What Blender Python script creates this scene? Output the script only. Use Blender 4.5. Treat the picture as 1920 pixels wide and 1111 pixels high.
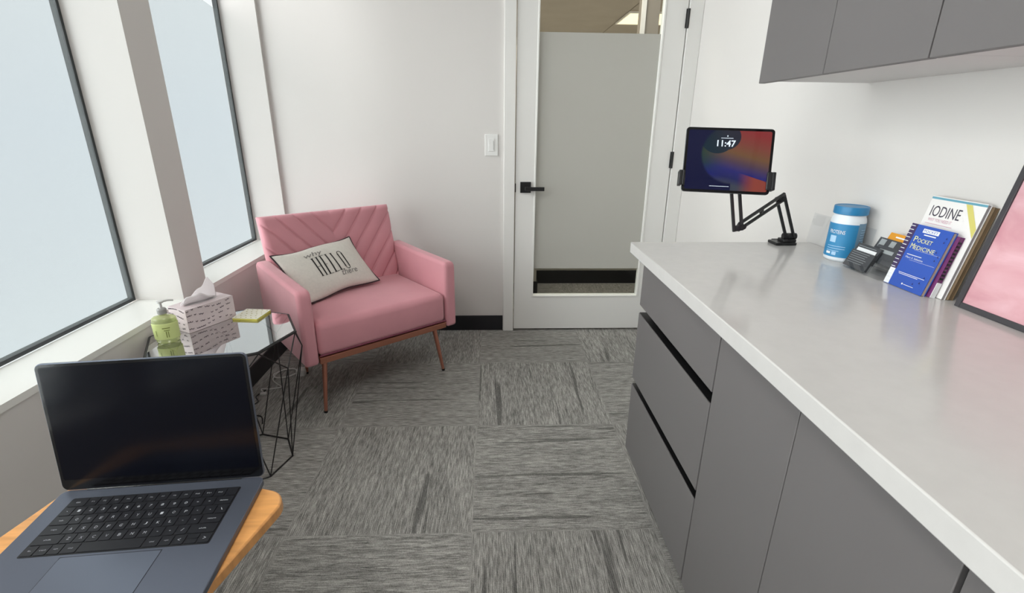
import bpy, bmesh, math, random
from math import sin, cos, pi, radians
from mathutils import Vector, Matrix, Euler
random.seed(7)
for o in list(bpy.data.objects): bpy.data.objects.remove(o)
S = bpy.context.scene
COL = S.collection

# ------------------------------------------------------------------ camera
F_PX = 918.776
PITCH, YAW, ROLL = 0.338773, 0.0416028, 0.011063
CAM_H = 1.266
cy, sy, cp_, sp = cos(YAW), sin(YAW), cos(PITCH), sin(PITCH)
Fv = Vector((sy*cp_, cy*cp_, -sp)); R0 = Vector((cy, -sy, 0)); U0 = R0.cross(Fv)
Rv = R0*cos(ROLL) + U0*sin(ROLL); Uv = -R0*sin(ROLL) + U0*cos(ROLL)
cd = bpy.data.cameras.new('camera'); cam = bpy.data.objects.new('camera', cd); COL.objects.link(cam)
cd.sensor_fit = 'HORIZONTAL'; cd.sensor_width = 36.0; cd.lens = 36.0*F_PX/1920.0; cd.clip_start = 0.02
M = Matrix((Rv, Uv, -Fv)).transposed().to_4x4(); M.translation = Vector((0, 0, CAM_H)); cam.matrix_world = M
S.camera = cam

# ------------------------------------------------------------------ world, sun, exposure
S.view_settings.view_transform = 'Standard'; S.view_settings.look = 'None'
S.view_settings.exposure = 0.0; S.view_settings.gamma = 1.0
S.cycles.transparent_max_bounces = 32
try: S.view_settings.use_curve_mapping = False
except Exception: pass
W = bpy.data.worlds.new('overcast_sky'); S.world = W; W.use_nodes = True
nt = W.node_tree; nt.nodes.clear()
wo = nt.nodes.new('ShaderNodeOutputWorld'); wb = nt.nodes.new('ShaderNodeBackground')
tc = nt.nodes.new('ShaderNodeTexCoord'); sx = nt.nodes.new('ShaderNodeSeparateXYZ')
cr = nt.nodes.new('ShaderNodeValToRGB'); mr = nt.nodes.new('ShaderNodeMapRange')
mr.inputs[1].default_value = -0.5; mr.inputs[2].default_value = 0.5
nt.links.new(tc.outputs['Generated'], sx.inputs[0]); nt.links.new(sx.outputs[2], mr.inputs[0]); nt.links.new(mr.outputs[0], cr.inputs[0])
cr.color_ramp.elements[0].position = 0.0; cr.color_ramp.elements[0].color = (0.90, 0.94, 0.955, 1)
cr.color_ramp.elements[1].position = 1.0; cr.color_ramp.elements[1].color = (1.0, 1.0, 0.985, 1)
e = cr.color_ramp.elements.new(0.5); e.color = (0.87, 0.915, 0.965, 1)
nt.links.new(cr.outputs[0], wb.inputs[0]); wb.inputs[1].default_value = 1.08
nt.links.new(wb.outputs[0], wo.inputs[0])

sd = bpy.data.lights.new('sun', 'SUN'); sd.energy = 7.0; sd.angle = radians(75); sd.color = (1.0, 0.995, 0.985)
sun = bpy.data.objects.new('sun', sd); COL.objects.link(sun)
sun.rotation_euler = Vector((0.86, 0.30, -0.15)).to_track_quat('-Z', 'Y').to_euler()
sun.location = (-4, 0, 4)

def area(name, loc, rot, sx_, sy_, power, color):
    d = bpy.data.lights.new(name, 'AREA'); d.shape = 'RECTANGLE'; d.size = sx_; d.size_y = sy_; d.energy = power; d.color = color
    o = bpy.data.objects.new(name, d); COL.objects.link(o); o.location = loc; o.rotation_euler = rot; return o
area('room_fill_lamp', (-0.60, -0.10, 2.675), (0, 0, 0), 0.58, 1.18, 23, (1.0, 0.97, 0.93))  # unseen fill lamp, added to lift the back wall and door
area('corridor_fill_lamp', (0.3, 3.45, 2.675), (0, 0, 0), 1.18, 0.5, 24, (1.0, 0.93, 0.82))  # added out of view to light the passage just past the door
area('office_fill_lamp', (1.3, 7.0, 2.66), (0, 0, 0), 1.2, 2.4, 260, (1.0, 0.93, 0.82))  # extra lamp with no fixture, added to brighten the far ceiling

# ------------------------------------------------------------------ materials
def lin(c):
    return tuple(((v/255)/12.92 if v/255 <= 0.04045 else ((v/255+0.055)/1.055)**2.4) for v in c[:3]) + (1.0,)
MATS = {}
def mat(name, rgb, rough=0.6, metal=0.0, noise=0.0, nscale=40, bump=0.0, bscale=200, spec=0.5, coat=0.0, sheen=0.0, stretch=None, emit=None, estr=0, linear=False, wave=None):
    if name in MATS: return MATS[name]
    m = bpy.data.materials.new(name); m.use_nodes = True; n = m.node_tree.nodes; L = m.node_tree.links
    b = n['Principled BSDF']; c = rgb if linear else lin(rgb)
    if len(c) == 3: c = (*c, 1)
    b.inputs['Base Color'].default_value = c
    b.inputs['Roughness'].default_value = rough; b.inputs['Metallic'].default_value = metal
    b.inputs['Specular IOR Level'].default_value = spec; b.inputs['Coat Weight'].default_value = coat
    b.inputs['Coat Roughness'].default_value = 0.08
    if sheen: b.inputs['Sheen Weight'].default_value = sheen; b.inputs['Sheen Roughness'].default_value = 0.4
    t = n.new('ShaderNodeTexCoord'); mp = n.new('ShaderNodeMapping'); L.new(t.outputs['Object'], mp.inputs[0])
    if stretch: mp.inputs['Scale'].default_value = stretch
    if noise:
        nz = n.new('ShaderNodeTexNoise'); nz.inputs['Scale'].default_value = nscale; nz.inputs['Detail'].default_value = 4
        L.new(mp.outputs[0], nz.inputs['Vector'])
        r = n.new('ShaderNodeValToRGB'); r.color_ramp.elements[0].position = 0.3; r.color_ramp.elements[1].position = 0.7
        r.color_ramp.elements[0].color = tuple(v*(1-noise) for v in c[:3]) + (1,)
        r.color_ramp.elements[1].color = tuple(min(1, v*(1+noise)) for v in c[:3]) + (1,)
        L.new(nz.outputs['Fac'], r.inputs[0]); L.new(r.outputs[0], b.inputs['Base Color'])
    if bump:
        nb = n.new('ShaderNodeTexNoise'); nb.inputs['Scale'].default_value = bscale; nb.inputs['Detail'].default_value = 3
        L.new(mp.outputs[0], nb.inputs['Vector'])
        bp = n.new('ShaderNodeBump'); bp.inputs['Strength'].default_value = bump; bp.inputs['Distance'].default_value = 0.002
        L.new(nb.outputs['Fac'], bp.inputs['Height']); L.new(bp.outputs[0], b.inputs['Normal'])
    if emit:
        b.inputs['Emission Color'].default_value = lin(emit); b.inputs['Emission Strength'].default_value = estr
    MATS[name] = m; return m

def clear(name, tint, gloss=0.2, rough=0.02, diffuse=0.0, dcol=(1, 1, 1, 1), translucent=0.0, ior=1.5):
    """clear sheet: transparent + fresnel gloss, with optional frosting"""
    m = bpy.data.materials.new(name); m.use_nodes = True; n = m.node_tree.nodes; L = m.node_tree.links; n.clear()
    out = n.new('ShaderNodeOutputMaterial'); tr = n.new('ShaderNodeBsdfTransparent'); tr.inputs[0].default_value = (*tint, 1)
    gl = n.new('ShaderNodeBsdfGlossy'); gl.inputs['Roughness'].default_value = rough
    fr = n.new('ShaderNodeFresnel'); fr.inputs[0].default_value = ior
    ma = n.new('ShaderNodeMath'); ma.operation = 'ADD'; ma.use_clamp = True; ma.inputs[1].default_value = gloss
    geo = n.new('ShaderNodeNewGeometry')
    bf = n.new('ShaderNodeMath'); bf.operation = 'SUBTRACT'; bf.inputs[0].default_value = 1.0; L.new(geo.outputs['Backfacing'], bf.inputs[1])
    L.new(fr.outputs[0], ma.inputs[0])
    mb_ = n.new('ShaderNodeMath'); mb_.operation = 'MULTIPLY'; L.new(ma.outputs[0], mb_.inputs[0]); L.new(bf.outputs[0], mb_.inputs[1])
    base = tr.outputs[0]
    if diffuse:
        df = n.new('ShaderNodeBsdfDiffuse'); df.inputs[0].default_value = dcol
        mx = n.new('ShaderNodeMixShader'); mx.inputs[0].default_value = diffuse; L.new(base, mx.inputs[1]); L.new(df.outputs[0], mx.inputs[2]); base = mx.outputs[0]
    if translucent:
        df = n.new('ShaderNodeBsdfTranslucent'); df.inputs[0].default_value = dcol
        mx = n.new('ShaderNodeMixShader'); mx.inputs[0].default_value = translucent; L.new(base, mx.inputs[1]); L.new(df.outputs[0], mx.inputs[2]); base = mx.outputs[0]
    mx = n.new('ShaderNodeMixShader'); L.new(mb_.outputs[0], mx.inputs[0]); L.new(base, mx.inputs[1]); L.new(gl.outputs[0], mx.inputs[2])
    L.new(mx.outputs[0], out.inputs[0]); MATS[name] = m; return m

M_wall = mat('white_wall_paint', (217, 214, 211), 0.75, bump=0.05, bscale=300)
M_trim = mat('white_trim_paint', (232, 231, 228), 0.45)
M_sill = mat('white_sill', (238, 238, 234), 0.4)
M_ceil = mat('ceiling_white', (225, 224, 220), 0.9)
M_ceil2 = mat('corridor_ceiling_tile', (150, 143, 134), 0.95, noise=0.05, nscale=3)
M_base = mat('black_baseboard', (24, 24, 30), 0.4)
M_black = mat('black_metal', (20, 20, 22), 0.4)
M_grey = mat('grey_cabinet_laminate', (107, 104, 104), 0.5, spec=0.35)
M_carc = mat('cabinet_carcass', (214, 212, 210), 0.6)
M_void = mat('black_channel', (10, 10, 11), 0.5)
M_top = mat('white_quartz', (203, 201, 199), 0.16, noise=0.02, nscale=30, spec=0.6)
M_edge = M_top
M_gasket = mat('dark_window_gasket', (58, 62, 64), 0.6)
M_pink = mat('pink_velvet', (212, 150, 159), 0.8, noise=0.05, nscale=5, sheen=0.4, bump=0.05, bscale=500, spec=0.2)
M_rose = mat('rose_gold_metal', (205, 140, 120), 0.28, metal=0.85)
M_lap = mat('midnight_aluminium', (108, 114, 128), 0.36, metal=0.7)
M_lapdark = mat('laptop_bezel', (6, 6, 9), 0.12, spec=0.5)
M_screen = mat('laptop_screen_glass', (8, 10, 19), 0.14, spec=0.18)
M_key = mat('black_key', (26, 27, 32), 0.38, spec=0.5)
M_legend = mat('key_legend', (180, 184, 190), 0.5)
M_keywell = mat('keyboard_well', (12, 13, 18), 0.5)
M_tpad = mat('trackpad_surface', (118, 125, 140), 0.3, metal=0.7)
M_wood = mat('honey_wood', (222, 160, 96), 0.35, noise=0.16, nscale=9, stretch=(1, 9, 1), coat=0.3)
M_wire = mat('black_wire', (22, 20, 22), 0.45)
M_tglass = clear('tabletop_glass', (0.82, 0.86, 0.85), gloss=0.62, rough=0.01, ior=1.6)
M_doorglass = clear('door_glass', (0.93, 0.95, 0.94), gloss=0.0, ior=1.25)
M_dfilm = clear('door_frost_film', (0.10, 0.10, 0.10), gloss=0.0, rough=0.35, diffuse=0.82, dcol=(0.60, 0.59, 0.54, 1), ior=1.15)
M_wfilm = clear('window_frost_film', (0.90, 0.92, 0.92), gloss=-1.0, rough=0.5, diffuse=0.10, dcol=(0.8, 0.85, 0.86, 1), ior=1.1)
M_wglass = clear('window_clear_glass', (0.97, 0.98, 0.98), gloss=-1.0, ior=1.1)
M_acryl = clear('clear_acrylic', (0.965, 0.97, 0.975), gloss=0.04, ior=1.35)
M_paper = mat('white_paper', (232, 230, 228), 0.8)
M_tissue = clear('tissue_paper', (1, 1, 1), gloss=-1.0, diffuse=0.95, dcol=lin((244, 240, 241)), translucent=0.45)
M_pattern = mat('dark_leaf_print', (78, 66, 76), 0.7)
M_boxpink = mat('tissue_box_card', (212, 198, 200), 0.6, noise=0.03, nscale=20)
M_soap = clear('green_soap_plastic', (0.86, 0.90, 0.66), gloss=0.02, diffuse=0.40, dcol=lin((222, 230, 176)), ior=1.35)
M_label = mat('green_soap_label', (206, 218, 146), 0.45)
M_pump = mat('white_pump_plastic', (206, 206, 204), 0.35)
M_yellow = mat('yellow_card', (214, 206, 96), 0.6)
M_bottle = mat('white_bottle_plastic', (226, 232, 238), 0.3)
M_blue = mat('blue_bottle_label', (50, 134, 184), 0.4)
M_bluelid = mat('blue_lid_plastic', (36, 122, 172), 0.35)
M_lightblue = mat('label_pale_blue', (170, 205, 232), 0.5)
M_greyblue = mat('label_grey_blue_panel', (108, 142, 168), 0.45)
M_white = mat('white_print', (232, 234, 236), 0.6)
M_navy = mat('cover_navy', (36, 34, 92), 0.45)
M_pocket = mat('pocket_blue_cover', (46, 84, 176), 0.35)
M_spine = mat('spine_purple_strip', (64, 50, 92), 0.4)
M_ytext = mat('cover_yellow_text', (226, 226, 170), 0.5)
M_pages = mat('page_edges', (196, 180, 160), 0.85, noise=0.08, nscale=60, stretch=(12, 1, 1))
M_pagesg = mat('grey_page_edges', (176, 172, 176), 0.85, noise=0.05, nscale=60, stretch=(12, 1, 1))
M_brown = mat('brown_page_edges', (134, 112, 84), 0.85, noise=0.08, nscale=60, stretch=(12, 1, 1))
M_purple = mat('purple_cover', (112, 50, 104), 0.45)
M_itext = mat('dark_title_text', (66, 62, 76), 0.6)
M_pinktext = mat('muted_pink_text', (206, 160, 176), 0.6)
M_teal = mat('teal_cover_band', (100, 160, 180), 0.5)
M_ribbon = mat('yellow_cover_ribbon', (208, 200, 112), 0.5)
M_frame = mat('charcoal_frame', (62, 60, 64), 0.4)
M_card = mat('charcoal_card', (64, 66, 70), 0.5)
M_cardbar = mat('card_grey_print', (150, 156, 158), 0.6)
M_orange = mat('orange_card', (216, 148, 36), 0.5)
M_stand = mat('stand_dark_aluminium', (50, 50, 52), 0.35, metal=0.5)
M_pillow = mat('cream_linen', (218, 214, 206), 0.9, noise=0.04, nscale=90, bump=0.15, bscale=700)
M_piping = mat('dark_piping', (58, 44, 50), 0.8)
M_ink = mat('pillow_ink', (48, 46, 46), 0.9)
M_inkgrey = mat('pillow_grey_ink', (128, 124, 122), 0.9)
M_cable = mat('white_cable_rubber', (206, 204, 202), 0.5)
M_switch = mat('white_switch_plastic', (232, 232, 230), 0.35)

# carpet tiles, quarter turned
def carpet():
    m = bpy.data.materials.new('grey_carpet_tiles'); m.use_nodes = True; n = m.node_tree.nodes; L = m.node_tree.links
    b = n['Principled BSDF']; b.inputs['Roughness'].default_value = 0.95; b.inputs['Specular IOR Level'].default_value = 0.1
    geo = n.new('ShaderNodeNewGeometry'); sp_ = n.new('ShaderNodeSeparateXYZ'); L.new(geo.outputs['Position'], sp_.inputs[0])
    def mth(op, a, b_=None, c=None):
        q = n.new('ShaderNodeMath'); q.operation = op
        for i, v in enumerate((a, b_, c)):
            if v is None: continue
            if isinstance(v, (int, float)): q.inputs[i].default_value = v
            else: L.new(v, q.inputs[i])
        return q.outputs[0]
    P = 0.605
    gx = mth('DIVIDE', mth('ADD', sp_.outputs[0], 0.07 + 20*P), P); gy = mth('DIVIDE', mth('ADD', sp_.outputs[1], -1.263 + 20*P), P)
    ix = mth('FLOOR', gx); iy = mth('FLOOR', gy)
    par = mth('MODULO', mth('ADD', ix, iy), 2.0)          # odd: pile runs along Y
    mixa = n.new('ShaderNodeMix'); mixa.data_type = 'FLOAT'; L.new(par, mixa.inputs[0]); L.new(sp_.outputs[1], mixa.inputs[2]); L.new(sp_.outputs[0], mixa.inputs[3])
    mixb = n.new('ShaderNodeMix'); mixb.data_type = 'FLOAT'; L.new(par, mixb.inputs[0]); L.new(sp_.outputs[0], mixb.inputs[2]); L.new(sp_.outputs[1], mixb.inputs[3])
    across, along = mixa.outputs[0], mixb.outputs[0]
    seed = mth('ADD', mth('MULTIPLY', ix, 7.31), mth('MULTIPLY', iy, 3.77))
    def nz(sa, sl, scale, detail, off):
        c = n.new('ShaderNodeCombineXYZ'); L.new(mth('MULTIPLY', across, sa), c.inputs[0]); L.new(mth('MULTIPLY', along, sl), c.inputs[1]); L.new(mth('ADD', seed, off), c.inputs[2])
        t = n.new('ShaderNodeTexNoise'); t.inputs['Scale'].default_value = scale; t.inputs['Detail'].default_value = detail; L.new(c.outputs[0], t.inputs['Vector'])
        return t.outputs['Fac']
    fine = nz(260, 24, 1.0, 4, 0.0); mid = nz(60, 3.6, 1.0, 4, 31.0); dark = nz(24, 1.1, 1.0, 5, 77.0); speck = nz(420, 420, 1.0, 1, 11.0)
    rib = mth('MULTIPLY', mth('SINE', mth('MULTIPLY', across, 2*pi/0.0062)), 0.06)
    v = mth('ADD', mth('MULTIPLY', fine, 1.15), mth('MULTIPLY', mid, 0.40))
    v = mth('ADD', v, mth('MULTIPLY', speck, 0.62)); v = mth('ADD', v, rib)
    r = n.new('ShaderNodeValToRGB'); L.new(mth('SUBTRACT', v, 0.585), r.inputs[0])
    el = r.color_ramp.elements; el[0].position = 0.16; el[0].color = lin((92, 91, 89)); el[1].position = 0.86; el[1].color = lin((196, 193, 188))
    e2 = el.new(0.5); e2.color = lin((145, 143, 139))
    dk = n.new('ShaderNodeValToRGB'); L.new(dark, dk.inputs[0])
    dk.color_ramp.elements[0].position = 0.63; dk.color_ramp.elements[0].color = (0, 0, 0, 1); dk.color_ramp.elements[1].position = 0.66; dk.color_ramp.elements[1].color = (1, 1, 1, 1)
    dm = mth('MULTIPLY', dk.outputs[0], mth('GREATER_THAN', fine, 0.42)); dm = mth('MULTIPLY', dm, 0.6)
    mx = n.new('ShaderNodeMix'); mx.data_type = 'RGBA'; L.new(dm, mx.inputs[0]); L.new(r.outputs[0], mx.inputs[6]); mx.inputs[7].default_value = lin((46, 46, 46))
    # seams
    fx = mth('FRACT', gx); fy = mth('FRACT', gy)
    ex = mth('MINIMUM', mth('MINIMUM', fx, mth('SUBTRACT', 1.0, fx)), mth('MINIMUM', fy, mth('SUBTRACT', 1.0, fy)))
    seam = mth('MULTIPLY', mth('LESS_THAN', ex, 0.006), 0.35)
    mx2 = n.new('ShaderNodeMix'); mx2.data_type = 'RGBA'; L.new(seam, mx2.inputs[0]); L.new(mx.outputs[2], mx2.inputs[6]); mx2.inputs[7].default_value = lin((150, 148, 144))
    L.new(mx2.outputs[2], b.inputs['Base Color'])
    bp = n.new('ShaderNodeBump'); bp.inputs['Strength'].default_value = 0.35; bp.inputs['Distance'].default_value = 0.003
    L.new(v, bp.inputs['Height']); L.new(bp.outputs[0], b.inputs['Normal'])
    return m
M_carpet = carpet()

# ------------------------------------------------------------------ mesh helpers
class MB:
    def __init__(s): s.v = []; s.f = []; s.m = []
    def add(s, verts, faces, mi=0):
        o = len(s.v); s.v += [tuple(v) for v in verts]; s.f += [tuple(i+o for i in f) for f in faces]; s.m += [mi]*len(faces); return s
    def box(s, x0, x1, y0, y1, z0, z1, mi=0, T=None):
        vs = [Vector((x, y, z)) for x in (x0, x1) for y in (y0, y1) for z in (z0, z1)]
        if T: vs = [T(v) for v in vs]
        return s.add(vs, [(0, 1, 3, 2), (4, 6, 7, 5), (0, 4, 5, 1), (2, 3, 7, 6), (0, 2, 6, 4), (1, 5, 7, 3)], mi)
    def tube(s, pts, r, n=8, mi=0, closed=False, caps=True):
        pts = [Vector(p) for p in pts]; N = len(pts); rings = []
        rr = r if isinstance(r, (list, tuple)) else [r]*N
        prev = None
        for i, p in enumerate(pts):
            a = pts[(i-1) % N] if (closed or i > 0) else p; b = pts[(i+1) % N] if (closed or i < N-1) else p
            d = (b-a).normalized()
            if prev is None:
                u = d.orthogonal().normalized()
            else:
                u = (prev - d*prev.dot(d)).normalized()
            prev = u; w = d.cross(u)
            rings.append([p + (u*cos(2*pi*k/n) + w*sin(2*pi*k/n))*rr[i] for k in range(n)])
        vs = [v for ring in rings for v in ring]; fs = []
        for i in range(N if closed else N-1):
            j = (i+1) % N
            for k in range(n):
                k2 = (k+1) % n; fs.append((i*n+k, i*n+k2, j*n+k2, j*n+k))
        if caps and not closed:
            fs.append(tuple(range(n))[::-1]); fs.append(tuple((N-1)*n+k for k in range(n)))
        return s.add(vs, fs, mi)
    def lathe(s, prof, n=40, c=(0, 0, 0), mi=0, a0=0, a1=2*pi):
        full = abs(a1-a0-2*pi) < 1e-6; m = n if full else n+1; vs = []; fs = []
        for k in range(m):
            a = a0 + (a1-a0)*k/n
            for r, z in prof: vs.append((c[0]+r*cos(a), c[1]+r*sin(a), c[2]+z))
        P = len(prof)
        for k in range(n):
            k2 = (k+1) % m
            for i in range(P-1): fs.append((k*P+i, k2*P+i, k2*P+i+1, k*P+i+1))
        return s.add(vs, fs, mi)
    def prism(s, pts, z0, z1, mi=0, T=None):
        n = len(pts); vs = [Vector((p[0], p[1], z0)) for p in pts] + [Vector((p[0], p[1], z1)) for p in pts]
        if T: vs = [T(v) for v in vs]
        return s.add(vs, [tuple(range(n))[::-1], tuple(range(n, 2*n))] + [(i, (i+1) % n, n+(i+1) % n, n+i) for i in range(n)], mi)
    def grid(s, fn, nu, nv, mi=0, flip=False):
        vs = [fn(i/nu, j/nv) for i in range(nu+1) for j in range(nv+1)]; fs = []
        for i in range(nu):
            for j in range(nv):
                a = i*(nv+1)+j; q = (a, a+nv+1, a+nv+2, a+1); fs.append(q[::-1] if flip else q)
        return s.add(vs, fs, mi)
    def build(s, name, mats, parent=None, bevel=0, seg=2, smooth=False, loc=None, weld=False, sub=0, fixn=True, angle=35):
        me = bpy.data.meshes.new(name); me.from_pydata([tuple(v) for v in s.v], [], s.f)
        if not isinstance(mats, (list, tuple)): mats = [mats]
        for m_ in mats: me.materials.append(m_)
        for p, mi in zip(me.polygons, s.m): p.material_index = mi
        if fixn or weld:
            bm = bmesh.new(); bm.from_mesh(me)
            if weld: bmesh.ops.remove_doubles(bm, verts=bm.verts, dist=1e-5)
            if fixn: bmesh.ops.recalc_face_normals(bm, faces=bm.faces)
            bm.to_mesh(me); bm.free()
        if smooth:
            for p in me.polygons: p.use_smooth = True
            try: me.set_sharp_from_angle(angle=radians(angle))
            except Exception: pass
        o = bpy.data.objects.new(name, me); COL.objects.link(o)
        if parent: o.parent = parent
        if loc: o.location = loc
        if bevel:
            b = o.modifiers.new('bevel', 'BEVEL'); b.width = bevel; b.segments = seg; b.limit_method = 'ANGLE'; b.angle_limit = radians(40)
            for p in me.polygons: p.use_smooth = True
            try: me.set_sharp_from_angle(angle=radians(60))
            except Exception: pass
            b.harden_normals = False
        if sub:
            q = o.modifiers.new('sub', 'SUBSURF'); q.levels = sub; q.render_levels = sub
        return o
def rrect(w, h, r, n=6, cx=0, cy_=0):
    """rounded rectangle outline centred on cx, cy"""
    pts = []
    for (sx_, sy_, a0) in ((1, 1, 0), (-1, 1, pi/2), (-1, -1, pi), (1, -1, 3*pi/2)):
        for k in range(n+1):
            a = a0 + pi/2*k/n; pts.append((cx+sx_*(w/2-r)+r*cos(a), cy_+sy_*(h/2-r)+r*sin(a)))
    return pts
def thing(name, label, cat, loc=(0, 0, 0), rot=None, group=None):
    o = bpy.data.objects.new(name, None); COL.objects.link(o); o.empty_display_size = 0.05; o.location = loc
    if rot is not None:
        if isinstance(rot, Matrix): o.matrix_world = Matrix.Translation(loc) @ rot.to_4x4()
        else: o.rotation_euler = rot
    o['label'] = label; o['category'] = cat
    if group: o['group'] = group
    return o
def tag(o, label, cat, group=None):
    o['label'] = label; o['category'] = cat
    if group: o['group'] = group
    return o
def struct(o): o['kind'] = 'structure'; return o
_tc = {}
def text2d(s, bold=0.0):
    if (s, bold) in _tc: return _tc[(s, bold)]
    c = bpy.data.curves.new('t', 'FONT'); c.body = s; c.size = 1.0; c.align_x = 'LEFT'; c.resolution_u = 3; c.offset = bold
    o = bpy.data.objects.new('t', c); COL.objects.link(o); bpy.context.view_layer.update()
    dg = bpy.context.evaluated_depsgraph_get(); me = bpy.data.meshes.new_from_object(o.evaluated_get(dg))
    vs = [(v.co.x, v.co.y) for v in me.vertices]; fs = [tuple(p.vertices) for p in me.polygons]
    bpy.data.objects.remove(o); bpy.data.curves.remove(c); bpy.data.meshes.remove(me)
    x0 = min(v[0] for v in vs); x1 = max(v[0] for v in vs); y0 = min(v[1] for v in vs); y1 = max(v[1] for v in vs)
    _tc[(s, bold)] = ([((x-x0)/(x1-x0), (y-y0)/(y1-y0)) for x, y in vs], fs); return _tc[(s, bold)]
def put_text(mb, s, u0, v0, w, h, T, mi=0, shear=0.0, bold=0.0):
    """text filling the box (u0,v0,w,h); T maps (u,v) to 3-D"""
    vs, fs = text2d(s, bold); mb.add([T(u0+x*w+shear*y*h, v0+y*h) for x, y in vs], fs, mi)
def put_bar(mb, u0, u1, v0, v1, T, mi=0, n=1):
    vs = []; fs = []
    for i in range(n+1):
        for j in range(n+1): vs.append(T(u0+(u1-u0)*i/n, v0+(v1-v0)*j/n))
    for i in range(n):
        for j in range(n):
            a = i*(n+1)+j; fs.append((a, a+n+1, a+n+2, a+1))
    mb.add(vs, fs, mi)

# ------------------------------------------------------------------ room shell
D = 2.945; XR = 1.128; XL = -1.22; XG = -1.40; YB = -1.6; ZC = 2.70; SZ = 0.596
o = MB().box(-1.43, 3.6, YB-0.1, 10, -0.05, 0.0).build('floor', M_carpet); struct(o)
o = MB().box(-1.43, XR+0.15, YB-0.1, D+0.12, ZC, ZC+0.08).build('ceiling', M_ceil); struct(o)
o = MB().box(XR, XR+0.12, YB, D+0.12, 0, ZC).build('wall_right', M_wall); struct(o)
o = MB().box(-1.43, XR+0.12, YB-0.12, YB, 0, ZC).build('wall_front', M_wall); struct(o)
# back wall with the door opening
DX0, DX1, DZ = 0.118, 1.060, 2.13
b = MB(); b.box(XG-0.035, DX0, D, D+0.12, 0, ZC); b.box(DX1, XR+0.12, D, D+0.12, 0, ZC); b.box(DX0, DX1, D, D+0.12, DZ, ZC)
struct(b.build('wall_back', M_wall))
# left wall: apron, piers, head
PIERS = [(-1.6, -1.5), (-0.33, -0.165+0.0), (0.80, 0.965), (1.872, 2.039), (2.925, 3.065)]
b = MB(); b.box(XG-0.035, XL, YB, D+0.12, 0, SZ-0.02); b.box(XG-0.035, XL, YB, D+0.12, 2.5, ZC)
for y0, y1 in PIERS: b.box(XG-0.035, XL, y0, min(y1, D+0.12), SZ-0.02, 2.5)
struct(b.build('wall_left', M_wall))
n_w = 1
opens = [(PIERS[i][1], PIERS[i+1][0]) for i in range(4)]  # openings beside and behind the camera are unseen, added for more light
opens = opens[::-1]
for wi, (y0, y1) in enumerate(opens):
    s = MB().box(XG, XL+0.002, y0, y1, SZ-0.02, SZ).build('trim_%d' % (wi+1), M_sill); struct(s)
    fr = MB()
    g = 0.007
    fr.box(XG-0.03, XG-0.006, y0, y0+g, SZ, 2.5); fr.box(XG-0.03, XG-0.006, y1-g, y1, SZ, 2.5); fr.box(XG-0.03, XG-0.006, y0+g, y1-g, SZ, SZ+0.012); fr.box(XG-0.03, XG-0.006, y0+g, y1-g, 2.486, 2.5)
    w = fr.build('window_%d' % (wi+1), M_gasket); struct(w)
    MB().box(XG-0.016, XG-0.010, y0+g, y1-g, SZ+0.012, 2.486).build('glass_pane', M_wglass, w)
    # frosted film with a ragged trimmed edge that leaves a dark strip by the far jamb
    rnd = random.Random(wi+3); pts = [(y0+g+0.002, SZ+0.013)]
    ztop = 1.83 if wi == 0 else 2.2
    zz = SZ+0.013
    while zz < ztop-0.01:
        pts.append((y1-g-0.003-0.004*rnd.random()-0.006*max(0, (zz-0.7))*rnd.random(), zz)); zz += 0.022
    if wi == 0: pts += [(y1-0.030, 1.800), (y1-0.16, 1.822), (y0+g+0.002, 1.86)]
    else: pts += [(y1-0.03, ztop), (y0+g+0.002, ztop)]
    T = lambda v: Vector((XG-0.0085-v.z, v.x, v.y))
    MB().prism(pts, 0, 0.0008, T=T).build('frosted_film', M_wfilm, w)
    dk = MB(); dk.box(XG-0.0072, XG-0.004, y1-g-0.007, y1-g, SZ+0.012, 2.486); dk.build('seal_strip', M_gasket, w)
# baseboards
struct(MB().box(XL+0.02, 0.062, D-0.010, D, 0, 0.10).build('baseboard_back', M_base, bevel=0.002))
struct(MB().box(XL, XL+0.010, YB, D-0.011, 0, 0.10).build('baseboard_left', M_base, bevel=0.002))
struct(MB().box(XR-0.01, XR, 1.72, D-0.03, 0, 0.10).build('baseboard_right', M_base))
# door casing
cs = MB()
cs.box(0.066, 0.130, D-0.022, D-0.0005, 0, 2.19); cs.box(1.050, XR-0.0005, D-0.022, D-0.0005, 0, 2.19); cs.box(0.130, 1.050, D-0.022, D-0.0005, 2.125, 2.19)
cs.box(0.1185, 0.130, D, D+0.115, 0, 2.125); cs.box(1.048, 1.0595, D, D+0.115, 0, 2.125); cs.box(0.130, 1.048, D, D+0.115, 2.1, 2.125)
struct(cs.build('trim_9', M_trim, bevel=0.002))
# door
dr = MB(); x0, x1 = 0.135, 1.044; gx0, gx1, gz0, gz1 = 0.245, 0.927, 0.229, 2.0; ya, yb = D-0.012, D+0.03
dr.box(x0, gx0, ya, yb, 0.012, 2.096); dr.box(gx1, x1, ya, yb, 0.012, 2.096); dr.box(gx0, gx1, ya, yb, 0.012, gz0); dr.box(gx0, gx1, ya, yb, gz1, 2.096)
door = dr.build('door_1', M_trim); struct(door)
bd = MB(); q = 0.010
for (a, b_, c_, d_) in ((gx0, gx0+q, gz0, gz1), (gx1-q, gx1, gz0, gz1), (gx0+q, gx1-q, gz0, gz0+q), (gx0+q, gx1-q, gz1-q, gz1)): bd.box(a, b_, ya-0.004, yb, c_, d_)
bd.build('glazing_bead', M_sill, door, bevel=0.002)
yg = D+0.006
MB().box(gx0+q, gx1-q, yg, yg+0.006, gz0+q, gz1-q).build('glass_pane', M_doorglass, door)
MB().box(gx0+q, gx1-q, yg-0.0015, yg-0.0005, 0.412, 1.733).build('frosted_film', M_dfilm, door)
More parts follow.
